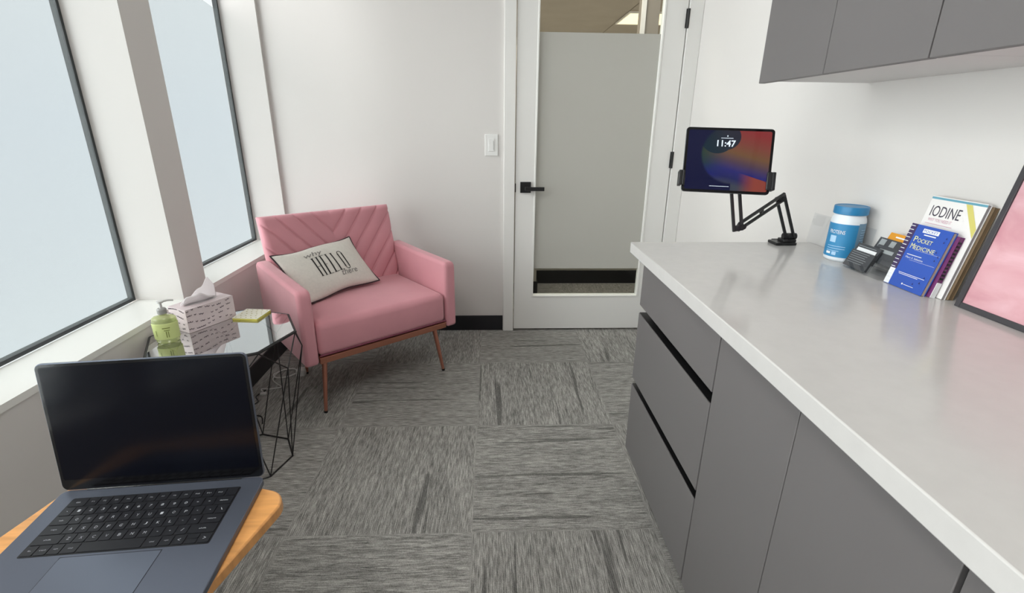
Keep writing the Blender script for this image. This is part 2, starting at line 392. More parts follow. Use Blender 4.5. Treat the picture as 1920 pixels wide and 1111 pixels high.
hd = MB(); hd.box(0.163, 0.226, ya-0.010, ya, 0.882, 0.945); hs = hd.build('handle_rose', M_black, door, bevel=0.002)
lv = MB(); lv.box(0.190, 0.302, ya-0.052, ya-0.040, 0.898, 0.920); lv.box(0.190, 0.210, ya-0.042, ya-0.010, 0.900, 0.918); lv.build('lever_handle', M_black, door, bevel=0.002)
MB().box(0.1325, 0.137, ya-0.004, ya+0.01, 0.885, 0.935).build('latch_plate', M_black, door)
for z0 in (1.030, 1.760, 0.22):
    h = MB(); h.tube([(1.047, ya-0.008, z0), (1.047, ya-0.008, z0+0.092)], 0.008, 10); h.box(1.036, 1.052, ya-0.006, ya-0.002, z0, z0+0.092)
    h.build('hinge', M_black, door)
# corridor beyond the door
b = MB(); b.box(-0.9, 1.245, 3.935, 4.02, 0, 1.80); struct(b.build('wall_corridor', mat('corridor_wall_paint', (190, 186, 176), 0.8)))
MC = MATS['corridor_wall_paint']
struct(MB().box(1.245, 1.33, D+0.12, 4.02, 0, 1.80).build('wall_corridor_right', MC))
struct(MB().box(0.21, 0.335, 3.60, 3.935, 0, 1.75).build('wall_corridor_left', MC))
struct(MB().box(0.20, 0.345, 3.59, 3.923, 0, 0.12).build('baseboard_corridor_left', M_base))
struct(MB().box(0.346, 1.235, 3.923, 3.934, 0, 0.11).build('baseboard_corridor', M_base))
struct(MB().box(-0.9, 3.6, 9.6, 9.7, 0, ZC).build('wall_far', MC))
struct(MB().box(3.5, 3.6, D+0.12, 9.6, 0, ZC).build('wall_far_right', MC))
struct(MB().box(-1.0, -0.9, D+0.12, 9.6, 0, ZC).build('wall_far_left', MC))
struct(MB().box(-1.0, 3.6, D+0.121, 9.7, ZC, ZC+0.06).build('ceiling_corridor', M_ceil2))
b = MB()
for xx in (1.835,): b.box(xx-0.006, xx+0.006, D+0.13, 9.6, ZC-0.004, ZC-0.0005)
struct(b.build('trim_10', mat('ceiling_tee_bar', (120, 112, 102), 0.8)))
pm = MB(); pm.box(1.066, 1.200, 3.94, 4.01, 1.80, ZC-0.006); struct(pm.build('trim_11', M_ceil2))
struct(MB().box(1.066, 1.098, 3.925, 3.939, 1.80, ZC-0.006).build('trim_12', M_trim))
t = thing('ceiling_light', 'warm square ceiling light panel seen above the frosted door film', 'ceiling light', (2.25, 7.74, ZC-0.03))
MB().box(-0.4, 0.8, -0.38, 0.38, 0.005, 0.023).build('light_panel', mat('warm_light_panel', (255, 240, 205), 0.5, emit=(255, 236, 200), estr=1.0), t)
b = MB(); b.box(-0.42, -0.4, -0.4, 0.4, 0, 0.023); b.box(0.8, 0.82, -0.4, 0.4, 0, 0.023); b.box(-0.4, 0.8, -0.4, -0.38, 0, 0.023); b.box(-0.4, 0.8, 0.38, 0.4, 0, 0.023); b.build('light_frame', M_trim, t)
# light switch
t = thing('light_switch', 'white rocker light switch on the wall left of the door', 'light switch', (-0.005, D-0.0005, 1.090))
MB().box(-0.037, 0.037, -0.006, 0, 0, 0.118).build('switch_plate', M_switch, t, bevel=0.002)
MB().box(-0.017, 0.017, -0.009, -0.005, 0.025, 0.093).build('rocker', M_switch, t, bevel=0.001)
MB().box(0.008, 0.013, -0.011, -0.008, 0.035, 0.083).build('dimmer_slider', M_pump, t)

# ------------------------------------------------------------------ countertop and cabinets
ZT = 0.882; KX = 0.482; CE = 1.66
tag(MB().box(KX, XR-0.001, -0.55, CE, ZT-0.038, ZT).build('countertop', M_top, bevel=0.0025), 'long white stone worktop with a thick square edge on the grey base cabinets', 'countertop')
ZB = ZT-0.040
def cabinet(y0, y1, label, kind):
    t = thing('base_cabinet', label, 'cabinet', (KX+0.045, (y0+y1)/2, 0), group='grey base cabinets under the worktop')
    h = (y1-y0)/2; bx = XR-(KX+0.045)-0.003; g = 0.0015
    c = MB()
    if kind == 'drawers':
        c.box(0.035, bx, -h+0.0005, h-0.0005, 0.10, ZB)
        for za, zb in ((0.10, 0.374), (0.402, 0.652), (0.683, ZB)): c.box(0, 0.035, -h+0.0005, h-0.0005, za, zb)
    else: c.box(0, bx, -h+0.0005, h-0.0005, 0.10, ZB)
    c.build('body', M_grey, t)
    MB().box(0.05, bx, -h+0.0005, h-0.0005, 0.0, 0.10).build('toe_kick', M_void, t)
    fx0, fx1 = -0.020, -0.001
    def front(nm, a, b_, z0, z1): return MB().box(fx0, fx1, a, b_, z0, z1).build(nm, M_grey, t, bevel=0.0012)
    if kind == 'drawers':
        front('drawer', -h+g, h-g, 0.683, ZB-0.002); front('drawer', -h+g, h-g, 0.402, 0.652); front('drawer', -h+g, h-g, 0.102, 0.374)
        for za, zb in ((0.6521, 0.6829), (0.3741, 0.4019)):
            q = MB(); q.box(0.033, 0.0349, -h+0.001, h-0.001, za, zb); q.box(-0.017, 0.033, -h+0.001, h-0.001, za, za+0.001); q.box(-0.019, 0.033, -h+0.001, h-0.001, zb-0.001, zb); q.build('finger_channel', M_void, t)
    else:
        front('door', g, h-0.003, 0.102, ZB-0.002); front('door', -h+0.003, -0.0008, 0.102, ZB-0.002)
    return t
cabinet(0.980, 1.570, 'grey handleless base cabinet with three drawers at the worktop end by the door', 'drawers')
cabinet(0.381, 0.9795, 'grey two door base cabinet next to the drawer unit', 'doors')
cabinet(-0.220, 0.3805, 'grey base cabinet in the bottom right corner of the view, nearest the camera', 'doors')
def wallcab(y0, y1, label):
    t = thing('wall_cabinet', label, 'cabinet', (0.812, (y0+y1)/2, 1.392), group='grey wall cabinets over the worktop'); h = (y1-y0)/2; bx = XR-0.812-0.001
    H = ZC-1.392-0.3
    MB().box(0, bx, -h+0.0005, h-0.0005, 0.0, 0.018).build('bottom_panel', M_carc, t)
    MB().box(0, bx, -h+0.0005, h-0.0005, 0.018, H).build('body', M_grey, t)
    for a, b_ in ((0.0012, h-0.0015), (-h+0.0015, -0.0012)): MB().box(-0.020, -0.001, a, b_, -0.006, H).build('door', M_grey, t, bevel=0.0012)
    return t
wallcab(0.955, 1.558, 'grey two door wall cabinet hung above the tablet end of the worktop')
wallcab(0.352, 0.9545, 'grey wall cabinet at the top right edge, nearest the camera')

# ------------------------------------------------------------------ armchair
PH = 0.677
ch = thing('armchair', 'pink velvet armchair with chevron quilted back in the corner under the window', 'armchair', (-0.495, 2.158, 0), (0, 0, PH))
# seat cushion (rounded, crowned)
def soft_box(x0, x1, y0, y1, z0, z1, r, crown=0.0, nx=24, ny=20):
    """box with rounded edges built from a subdivided cube; crown lifts the top centre"""
    bm = bmesh.new(); bmesh.ops.create_cube(bm, size=1.0)
    for v in bm.verts: v.co = Vector((x0 if v.co.x < 0 else x1, y0 if v.co.y < 0 else y1, z0 if v.co.z < 0 else z1))
    bmesh.ops.bevel(bm, geom=bm.edges[:], offset=r, segments=5, profile=0.5, affect='EDGES', clamp_overlap=True)
    if crown:
        bmesh.ops.subdivide_edges(bm, edges=[e_ for e_ in bm.edges if e_.calc_length() > 0.1], cuts=10, use_grid_fill=True)
        for v in bm.verts:
            if v.co.z > (z0+z1)/2:
                u = (v.co.x-(x0+x1)/2)/((x1-x0)/2); w = (v.co.y-(y0+y1)/2)/((y1-y0)/2)
                v.co.z += crown*max(0, 1-u*u)*max(0, 1-w*w)
            if abs(v.co.y-y0) < 0.02:
                u = (v.co.x-(x0+x1)/2)/((x1-x0)/2); k = (v.co.z-z0)/(z1-z0); v.co.y -= 0.012*max(0, 1-u*u)*4*k*(1-k)*0.6
    me = bpy.data.meshes.new('m'); bm.to_mesh(me); bm.free()
    mb = MB(); mb.add([tuple(v.co) for v in me.vertices], [tuple(p.vertices) for p in me.polygons]); bpy.data.meshes.remove(me); return mb
soft_box(-0.328, 0.328, 0.004, 0.50, 0.292, 0.447, 0.028, crown=0.018).build('seat_cushion', M_pink, ch, smooth=True, angle=80)
pi_ = MB(); pi_.tube([(-0.326, 0.004, 0.302), (0.326, 0.004, 0.302)], 0.004, 6); pi_.build('seat_piping', mat('dark_pink_piping', (128, 66, 84), 0.8), ch)
# arms
for s in (-1, 1):
    prof = [(0.0, 0.262), (0.0, 0.575), (0.004, 0.592), (0.014, 0.603), (0.03, 0.607), (0.30, 0.612), (0.56, 0.622), (0.585, 0.60), (0.57, 0.262)]
    a0, a1 = (0.331, 0.392) if s > 0 else (-0.392, -0.331)
    T = lambda v: Vector((v.z, v.x, v.y))
    a = MB().prism(prof, a0, a1, T=T).build('armrest', M_pink, ch, bevel=0.016, seg=4)
# backrest with chevron grooves
HB = 0.463; ln = Vector((0, 0.115, 0.44)).normalized(); nb = Vector((0, -ln.z, ln.y))
B0 = Vector((0, 0.462, 0.385)); WB = 0.338; THK = 0.085
def back_front(u, v):
    x = (2*u-1)*WB; s = v*HB
    # chevron seams pitch 0.075 with a 45 degree slope away from the centre line
    k = (s*1.0 - abs(x)*1.25 + 1.0) / 0.112; d = abs(k-round(k))*0.112*0.62
    gr = -0.0075*math.exp(-(d/0.0045)**2) + 0.004*(1-math.exp(-(d/0.018)**2))
    eu = min(1, (1-abs(2*u-1))*WB/0.03); ev = min(1, (1-v)*HB/0.03)
    e_ = math.sqrt(max(0, 1-(1-eu)**2))*math.sqrt(max(0, 1-(1-ev)**2))
    taper = 1+0.02*v
    p = B0 + ln*s + nb*(gr*min(1, 1.5*e_) - 0.03*(1-e_)); p.x = x*taper; return p
def back_back(u, v):
    x = (2*u-1)*WB; s = v*HB; eu = min(1, (1-abs(2*u-1))*WB/0.03); ev = min(1, (1-v)*HB/0.03)
    e_ = math.sqrt(max(0, 1-(1-eu)**2))*math.sqrt(max(0, 1-(1-ev)**2))
    p = B0 + ln*s - nb*(THK-0.03+0.03*e_-0.0); p.x = x*(1+0.02*v); return p
bb = MB(); NU, NV = 210, 140
bb.grid(back_front, NU, NV); bb.grid(back_back, NU, NV, flip=True)
o1 = (NU+1)*(NV+1)
ring = [(i, 0) for i in range(NU)] + [(NU, j) for j in range(NV)] + [(i, NV) for i in range(NU, 0, -1)] + [(0, j) for j in range(NV, 0, -1)]
for q in range(len(ring)):
    a = ring[q]; c_ = ring[(q+1) % len(ring)]; ia = a[0]*(NV+1)+a[1]; ic = c_[0]*(NV+1)+c_[1]
    bb.f.append((ia, ic, ic+o1, ia+o1)); bb.m.append(0)
bb.build('backrest', M_pink, ch, smooth=True, angle=70)
rl = MB(); rl.box(-0.328, 0.328, 0.004, 0.028, 0.262, 0.291); rl.box(-0.328, -0.300, 0.028, 0.52, 0.262, 0.291); rl.box(0.300, 0.328, 0.028, 0.52, 0.262, 0.291); rl.box(-0.328, 0.328, 0.52, 0.545, 0.262, 0.291); rl.box(-0.3, 0.3, 0.028, 0.52, 0.275, 0.291)
rl.build('seat_frame', mat('rose_gold_rail', (176, 118, 98), 0.3, metal=0.7), ch, bevel=0.002)
for (ax, ay, bx, by) in ((-0.295, 0.050, -0.322, 0.040), (0.285, 0.060, 0.322, 0.040), (-0.24, 0.45, -0.255, 0.475), (0.285, 0.50, 0.318, 0.545)):
    lg = MB(); top = Vector((ax, ay, 0.2615)); bot = Vector((bx, by, 0.0)); lg.tube([top, top.lerp(bot, 0.96)], [0.0125, 0.0078], 14)
    l_ = lg.build('leg', M_rose, ch, smooth=True)
    ft = MB(); ft.tube([top.lerp(bot, 0.96), bot], [0.0085, 0.0085], 12); ft.build('foot_cap', M_black, l_)

# throw pillow
pr = Matrix.Rotation(0.85, 3, 'Z') @ Matrix.Rotation(-0.80, 3, 'X') @ Matrix.Rotation(-0.07, 3, 'Y')
pl = thing('throw_pillow', 'cream lumbar pillow with HELLO lettering and dark piping on the pink armchair', 'pillow', (-0.8225, 2.388, 0.572), pr)
PW, PHt, PT = 0.442, 0.296, 0.098
def pil_xy(u, v):   # u,v in -1..1
    x = u*PW/2*(1-0.075*(1-v*v)*abs(u)**3); z = v*PHt/2*(1-0.10*(1-u*u)*abs(v)**3) + 0.004*sin(5*u+1)*abs(v)
    return x, z
def pil_t(u, v):
    a = max(0, 1-abs(u)**2.6); b_ = max(0, 1-abs(v)**2.4)
    w = 0.0035*sin(9*u+3*v+1)*a*b_ + 0.003*math.exp(-((u+0.15)/0.10)**2)*max(0, v)*sin(14*v)
    return PT/2*(a**0.55)*(b_**0.55) + w
def pil_front(u, v):
    x, z = pil_xy(u, v); return Vector((x, -pil_t(u, v), z))
pm_ = MB(); pm_.grid(lambda a, b_: pil_front(2*a-1, 2*b_-1), 48, 36); pm_.grid(lambda a, b_: Vector((pil_xy(2*a-1, 2*b_-1)[0], pil_t(2*a-1, 2*b_-1)*0.9, pil_xy(2*a-1, 2*b_-1)[1])), 48, 36, flip=True)
pm_.build('pillow_cover', M_pillow, pl, smooth=True, weld=True, angle=100)
per = []
for i in range(40): per.append((-1+2*i/40, -1))
for i in range(30): per.append((1, -1+2*i/30))
for i in range(40): per.append((1-2*i/40, 1))
for i in range(30): per.append((-1, 1-2*i/30))
pp = MB(); pp.tube([pil_front(u, v) for u, v in per], 0.0036, 8, closed=True); pp.build('piping', M_piping, pl, smooth=True)
def pilT(x, z):
    x = x*1.10-0.004; z = z*1.08
    u = max(-1, min(1, x/(PW/2))); v = max(-1, min(1, z/(PHt/2))); p = Vector((x, -pil_t(u, v)-0.0016, z)); return p
lt = MB()
def seg_(u0, u1, v0, v1): put_bar(lt, u0, u1, v0, v1, pilT, n=4)
X0 = -0.062; LH = 0.098; V0 = -0.046; cw = 0.033
def serif(x, v): seg_(x-0.0065, x+0.0065, v-0.0010, v+0.0010)
def stem(x, w=0.0064):
    seg_(x-w/2, x+w/2, V0, V0+LH); serif(x, V0); serif(x, V0+LH)
# H E L L O
stem(X0); stem(X0+0.020); seg_(X0, X0+0.020, V0+LH*0.50, V0+LH*0.50+0.002)
x = X0+0.038; stem(x)
for vv, l in ((V0, 0.017), (V0+LH*0.5, 0.011), (V0+LH, 0.016)): seg_(x, x+l, vv-0.001, vv+0.001)
for x in (X0+0.066, X0+0.093): stem(x); seg_(x, x+0.017, V0-0.001, V0+0.001)
x = X0+0.125; seg_(x-0.003, x+0.003, V0+0.010, V0+LH-0.010); seg_(x+0.017, x+0.023, V0+0.010, V0+LH-0.010)
for sgn, vb in ((1, V0+LH-0.010), (-1, V0+0.010)):
    for k in range(8):
        a0, a1 = pi*k/8, pi*(k+1)/8; pts = []
        for a in (a0, a1):
            for rr in (0.0115, 0.0085): pts.append(pilT(x+0.010+rr*cos(a), vb+sgn*rr*1.1*sin(a)))
        lt.add(pts, [(0, 1, 3, 2)])
lt.build('hello_lettering', M_ink, pl, fixn=False)
sc = MB(); put_text(sc, 'why', X0-0.030, V0+LH+0.002, 0.085, 0.030, pilT, shear=0.25); sc.build('script_lettering', M_inkgrey, pl, fixn=False); sc = MB(); put_text(sc, 'there', X0+0.084, V0-0.026, 0.085, 0.028, pilT, shear=0.25)
sc.build('script_lettering', M_inkgrey, pl, fixn=False)

# ------------------------------------------------------------------ glass side table
TX, TY, TR_, TZ = -0.967, 1.655, 0.246, 0.544; PHI = 0.103
st = thing('side_table', 'octagonal glass side table on a black wire frame between window and armchair', 'side table', (TX, TY, 0))
def oc(r, z, k): a = PHI+radians(45*k); return Vector((r*cos(a), r*sin(a), z))
oct_ = [oc(TR_-0.006, 0, k) for k in range(8)]
MB().prism([(p.x, p.y) for p in oct_], TZ-0.006, TZ).build('glass_top', M_tglass, st)
r_ = MB(); r_.tube([oc(TR_-0.001, TZ-0.0045, k) for k in range(8)], 0.0050, 6, closed=True); r_.build('rim', M_wire, st)
r_ = MB(); r_.tube([oc(0.165, 0.0035, k) for k in range(8)], 0.0034, 6, closed=True); r_.build('base_ring', M_wire, st)
for k in range(8):
    m_ = oc(0.251, 0.44, k+0.5); m_.x = max(m_.x, XL-TX+0.018)
    MB().tube([oc(TR_-0.003, TZ-0.008, k), m_], 0.0023, 6).build('upper_wire', M_wire, st)
    MB().tube([oc(TR_-0.003, TZ-0.008, k+1), m_], 0.0023, 6).build('upper_wire', M_wire, st)
    MB().tube([m_, oc(0.165, 0.004, k)], 0.0023, 6).build('lower_wire', M_wire, st)
    MB().tube([m_, oc(0.165, 0.004, k+1)], 0.0023, 6).build('lower_wire', M_wire, st)
# tissue box
tb = thing('tissue_box', 'pale pink tissue box with dark leaf print on the glass table', 'tissue box', (-1.085, 1.655, TZ+0.0005), (0, 0, 1.10))
BL, BW, BH = 0.185, 0.098, 0.088
bx = MB(); bx.box(0, BL, 0, BW, 0, BH)
bx.build('carton', M_boxpink, tb, bevel=0.001)
pr_ = MB(); rnd = random.Random(5)
def leaf(T, u, v, a, l=0.0085, w=0.0034):
    pts = [(0, 0), (l*0.5, w/2), (l, 0), (l*0.5, -w/2)]; pr_.add([T(u+x*cos(a)-y*sin(a), v+x*sin(a)+y*cos(a)) for x, y in pts], [(0, 1, 2, 3)])
Tf = lambda u, v: Vector((u, -0.0006, v)); Ts = lambda u, v: Vector((-0.0006, BW-u, v))
for T, Ln, rows in ((Tf, BL, 4), (Ts, BW, 4)):
    for j in range(rows):
        u = 0.006
        while u < Ln-0.014:
            base = BH-0.012-j*0.021 + 0.006*sin(u*40+j)
            if rnd.random() < 0.78:
                for q in (-0.7, 0.7): leaf(T, u, base, pi/2+q + 0.3*(rnd.random()-0.5), 0.0075)
            u += 0.0085 if rnd.random() < 0.7 else 0.018
pr_.build('leaf_print', M_pattern, tb, fixn=False)
ov = MB(); ov.prism([(BL/2+0.062*cos(a), BW/2+0.024*sin(a)) for a in [2*pi*k/28 for k in range(28)]], BH, BH+0.0005); ov.build('opening_film', M_tissue, tb)
def tis(u, v):
    x = BL*(0.10+0.74*u)+0.012*v*u; top = 0.010+0.062*(min(u, 0.86)/0.86)**1.2-0.9*max(0, u-0.86)*0.25+0.004*sin(u*17)
    y = BW/2+0.008*sin(u*9)*(1-0.4*v)+0.018*v*u; return Vector((x, y, BH+0.0012+v*top))
ts = MB(); ts.grid(tis, 40, 14); o = ts.build('tissue', M_tissue, tb, smooth=True, angle=180, fixn=False); o.modifiers.new('solid', 'SOLIDIFY').thickness = 0.0008
def tis2(u, v):
    x = BL*(0.12+0.62*u)-0.010*v; top = 0.030*sin(pi*min(1, 0.15+u*0.85))+0.006+0.003*sin(u*14)
    return Vector((x, BW/2-0.004-0.024*v+0.004*sin(u*8), BH+0.0012+top*sin(v*pi*0.72)))
ts = MB(); ts.grid(tis2, 36, 12); o = ts.build('tissue', M_tissue, tb, smooth=True, angle=180, fixn=False); o.modifiers.new('solid', 'SOLIDIFY').thickness = 0.0008
# soap bottle
sb = thing('soap_bottle', 'clear pump bottle of green hand soap on the glass table', 'soap bottle', (-1.120, 1.592, TZ+0.0005), (0, 0, 0.35))
def oval(prof, sx_=1.0, sy_=0.72, n=40):
    mb = MB().lathe(prof, n); mb.v = [(x*sx_, y*sy_, z) for x, y, z in mb.v]; return mb
oval([(0.0, 0), (0.030, 0), (0.034, 0.004), (0.036, 0.02), (0.037, 0.080), (0.0355, 0.088), (0.028, 0.094), (0.012, 0.097), (0.012, 0.104), (0.0, 0.104)]).build('bottle', M_soap, sb, smooth=True)
lb = oval([(0.0369, 0.016), (0.0377, 0.017), (0.0384, 0.072), (0.0374, 0.073)]); lb.build('label', M_label, sb, smooth=True)
lp = MB()
def Tl(u, v):
    a = -pi/2+u/0.037; return Vector((0.0388*cos(a), 0.0388*0.72*sin(a)-0.0002, v))
for (u0, u1, v0, v1) in ((-0.004, 0.018, 0.056, 0.059), (0.0, 0.016, 0.048, 0.0505), (0.004, 0.0065, 0.024, 0.046), (0.010, 0.012, 0.024, 0.046), (-0.026, -0.024, 0.03, 0.05)): put_bar(lp, u0, u1, v0, v1, Tl, n=3)
lp.build('label_print', mat('olive_print', (120, 130, 60), 0.6), lb and sb)
MB().lathe([(0, 0.103), (0.014, 0.103), (0.0145, 0.118), (0.011, 0.122), (0.0, 0.122)], 24).build('pump_collar', mat('grey_pump_collar', (150, 150, 148), 0.4), sb, smooth=True)
q = MB(); q.lathe([(0, 0.1215), (0.0045, 0.1215), (0.0045, 0.140), (0.010, 0.141), (0.010, 0.147), (0.0, 0.148)], 20); q.tube([(0, 0, 0.144), (0.020, 0.008, 0.1455), (0.036, 0.014, 0.142)], [0.0042, 0.0036, 0.003], 8)
q.build('pump_head', M_pump, sb, smooth=True)
# notepad
npd = thing('notepad', 'small square patterned notepad with yellow edges on the glass table', 'notepad', (-0.945, 1.828, TZ+0.0005), (0, 0, -0.10))
MB().box(-0.049, 0.049, -0.049, 0.049, 0, 0.007).build('pages', M_yellow, npd)
MB().box(-0.050, 0.050, -0.050, 0.050, 0.007, 0.0085).build('cover', mat('cream_cover', (232, 230, 214), 0.6), npd)
dm_ = MB()
for i in range(5):
    for j in range(5):
        cx_, cy__ = -0.040+i*0.020+(0.008 if j % 2 else 0), -0.040+j*0.020
        if abs(cx_) < 0.046: dm_.prism([(cx_+0.0032*cos(a), cy__+0.0032*sin(a)) for a in [k*pi/3 for k in range(6)]], 0.0085, 0.0088)
dm_.build('cover_dots', mat('ochre_dots', (176, 166, 110), 0.6), npd)

# cords on the floor by the window wall
def curve_pts(P, n=8):
    P = [Vector(p) for p in P]; out = []
    for i in range(len(P)-1):
        p0 = P[max(i-1, 0)]; p1 = P[i]; p2 = P[i+1]; p3 = P[min(i+2, len(P)-1)]
        for k in range(n):
            t_ = k/n; out.append(0.5*((2*p1)+(p2-p0)*t_+(2*p0-5*p1+4*p2-p3)*t_*t_+(3*p1-p0-3*p2+p3)*t_**3))
    out.append(P[-1]); return out
wc = thing('charging_cable', 'white charging cable lying coiled on the carpet beside the window wall', 'cable', (-1.10, 2.35, 0))
cbl = MB(); cbl.tube(curve_pts([(0.03, 0.06, 0.004), (-0.02, 0.05, 0.004), (-0.055, 0.0, 0.006), (-0.02, -0.045, 0.009), (0.04, -0.03, 0.012), (0.06, 0.02, 0.010), (0.02, 0.055, 0.009), (-0.035, 0.03, 0.008), (-0.04, -0.05, 0.006), (0.0, -0.10, 0.004), (0.035, -0.13, 0.004), (-0.01, -0.15, 0.004), (-0.055, -0.15, 0.004), (-0.03, -0.185, 0.004)]), 0.0032, 8)
cbl.build('cord', M_cable, wc, smooth=True)
MB().box(-0.040, -0.012, -0.205, -0.188, 0, 0.010).build('plug', M_cable, wc, bevel=0.002)
pa = MB().box(-1.035, -0.990, 2.330, 2.380, 0.0, 0.035).build('power_adapter', M_cable, bevel=0.005); tag(pa, 'white power adapter block on the carpet below the armchair armrest', 'power adapter')
bc = MB(); bc.tube(curve_pts([(-1.13, 2.19, 0.004), (-1.15, 2.13, 0.004), (-1.12, 2.08, 0.004), (-1.14, 2.02, 0.004), (-1.10, 1.97, 0.004), (-1.05, 1.955, 0.004), (-1.02, 1.90, 0.004)]), 0.0028, 8)
tag(bc.build('thin_cable', M_black, smooth=True), 'thin black cable winding over the carpet under the glass table', 'cable')

# ------------------------------------------------------------------ laptop on a wooden swivel table
def Rm(yaw, tilt, roll): return Matrix.Rotation(yaw, 3, 'Z') @ Matrix.Rotation(tilt, 3, 'X') @ Matrix.Rotation(roll, 3, 'Y')
LR = Rm(0.039, 0.0608, -0.0392); LO = Vector((-0.5761, 0.7268, 0.6631))
lp_ = thing('laptop', 'open dark blue laptop with a black screen at the lower left', 'laptop', LO, LR)
LW, LD, LH_ = 0.3404, 0.2376, 0.230
T = lambda v: Vector((v.x, v.y, v.z))
MB().prism(rrect(LW, LD, 0.012, cx=0, cy_=-LD/2), -0.0100, 0.0).build('base', M_lap, lp_, bevel=0.0012)
KW, KT, KB = 0.2741, 0.0232, 0.1364
MB().prism(rrect(KW+0.003, KB-KT+0.003, 0.003, 3, 0, -(KT+KB)/2), 0.0, 0.0003).build('keyboard_well', M_keywell, lp_)
MB().prism(rrect(0.1456, 0.090, 0.005, 4, 0, -0.1429-0.045), 0.0, 0.0003).build('trackpad', M_tpad, lp_)
tl = MB(); zz_ = 0.00035
for (a, b_, c_, d_) in ((-0.0732, 0.0732, -0.1427, -0.1421), (-0.0732, -0.0726, -0.2335, -0.1421), (0.0726, 0.0732, -0.2335, -0.1421)): tl.box(a, b_, c_, d_, 0.0, zz_)
tl.build('trackpad_seam', M_keywell, lp_)
UN = KW/14.5; RH = (KB-KT)/6
rows = [[('esc', 1.5)]+[('F%d' % k, 1) for k in range(1, 13)]+[('', 1)],
        [(c_, 1) for c_ in '`1234567890-=']+[('delete', 1.5)],
        [('tab', 1.5)]+[(c_, 1) for c_ in 'QWERTYUIOP[]\\'],
        [('caps', 1.75)]+[(c_, 1) for c_ in "ASDFGHJKL;'"]+[('return', 1.75)],
        [('shift', 2.25)]+[(c_, 1) for c_ in 'ZXCVBNM,./']+[('shift', 2.25)],
        [('fn', 1), ('ctrl', 1), ('opt', 1), ('cmd', 1.25), ('', 5), ('cmd', 1.25), ('opt', 1), ('<', 1), ('UD', 1), ('>', 1)]]
for ri, row in enumerate(rows):
    x = -KW/2; yt = -KT-ri*RH
    for lab, w in row:
        parts_ = [(yt-RH+0.0008, yt-0.0008)] if lab != 'UD' else [(yt-RH+0.0008, yt-RH/2-0.0003), (yt-RH/2+0.0003, yt-0.0008)]
        for (ya_, yb_) in parts_:
            kx0, kx1 = x+0.0008, x+w*UN-0.0008; cx_, cyy = (kx0+kx1)/2, (ya_+yb_)/2
            mb = MB(); mb.prism(rrect(kx1-kx0, yb_-ya_, 0.0016, 2, 0, 0), 0.0004, 0.0014)
            if lab and lab != 'UD':
                hh = 0.0048 if len(lab) == 1 else 0.0024; ww = min((kx1-kx0)*0.7, 0.0042 if len(lab) == 1 else 0.0022*len(lab))
                if lab in "-=[];',.`": hh, ww = (0.0012, 0.003)
                put_text(mb, lab, -ww/2, -hh/2, ww, hh, lambda u, v: Vector((u, v, 0.00145)), 1)
            mb.build('key', [M_key, M_legend], lp_, loc=(cx_, cyy, 0), fixn=False)
        x += w*UN
# lid
LA = 1.7765; ld = Vector((0, -cos(LA), sin(LA))); lnm = Vector((0, -sin(LA), -cos(LA)))
def TL(v): return Vector((v.x, 0, 0)) + ld*(v.y+0.001) + lnm*(-v.z) + Vector((0, -0.002, 0.0))
lid = MB().prism(rrect(LW, LH_, 0.011, cx=0, cy_=LH_/2), 0.0002, 0.0048, T=TL).build('lid', M_lap, lp_, bevel=0.0008)
MB().prism(rrect(LW-0.003, LH_-0.003, 0.0095, cx=0, cy_=LH_/2), -0.0006, 0.0002, T=TL).build('screen_bezel', M_lapdark, lid)
MB().prism(rrect(LW-0.013, LH_-0.026, 0.004, cx=0, cy_=LH_/2+0.007), -0.0009, -0.0006, T=TL).build('screen', M_screen, lid)
hb = MB(); hb.tube([(-0.13, 0.001, -0.001), (0.13, 0.001, -0.001)], 0.0045, 10); hb.build('hinge', M_lapdark, lp_)
# wooden board on a pedestal
wt = thing('laptop_table', 'small honey wood table top with rounded corners under the laptop', 'side table', (LO.x, LO.y, 0))
Cc = Vector((0.224, -0.036, 0)); ax = Vector((-0.943, 0.333, 0)); bx_ = Vector((-0.333, -0.943, 0)); Wd, Dd = 0.395, 0.46
off = LO - Vector((LO.x, LO.y, 0))
def TB(v):
    q = Cc + ax*(v.x+Wd/2) + bx_*(v.y+Dd/2) + Vector((0, 0, v.z)); return LR @ q + off
MB().prism(rrect(Wd, Dd, 0.035, 8), -0.0306, -0.0106, T=TB).build('table_top', M_wood, wt, bevel=0.003)
pc = TB(Vector((0.03, 0.06, -0.031)))
MB().tube([(pc.x, pc.y, 0.02), (pc.x, pc.y, pc.z-0.006)], 0.019, 16).build('post', M_black, wt, smooth=True)
br = MB(); br.prism(rrect(0.12, 0.12, 0.01), -0.043, -0.0308, T=lambda v: TB(v+Vector((0.03, 0.06, 0)))); br.build('bracket', M_black, wt)
MB().lathe([(0, 0), (0.15, 0), (0.15, 0.012), (0.02, 0.022), (0, 0.022)], 32, c=(pc.x, pc.y, 0)).build('base', M_black, wt, smooth=True)

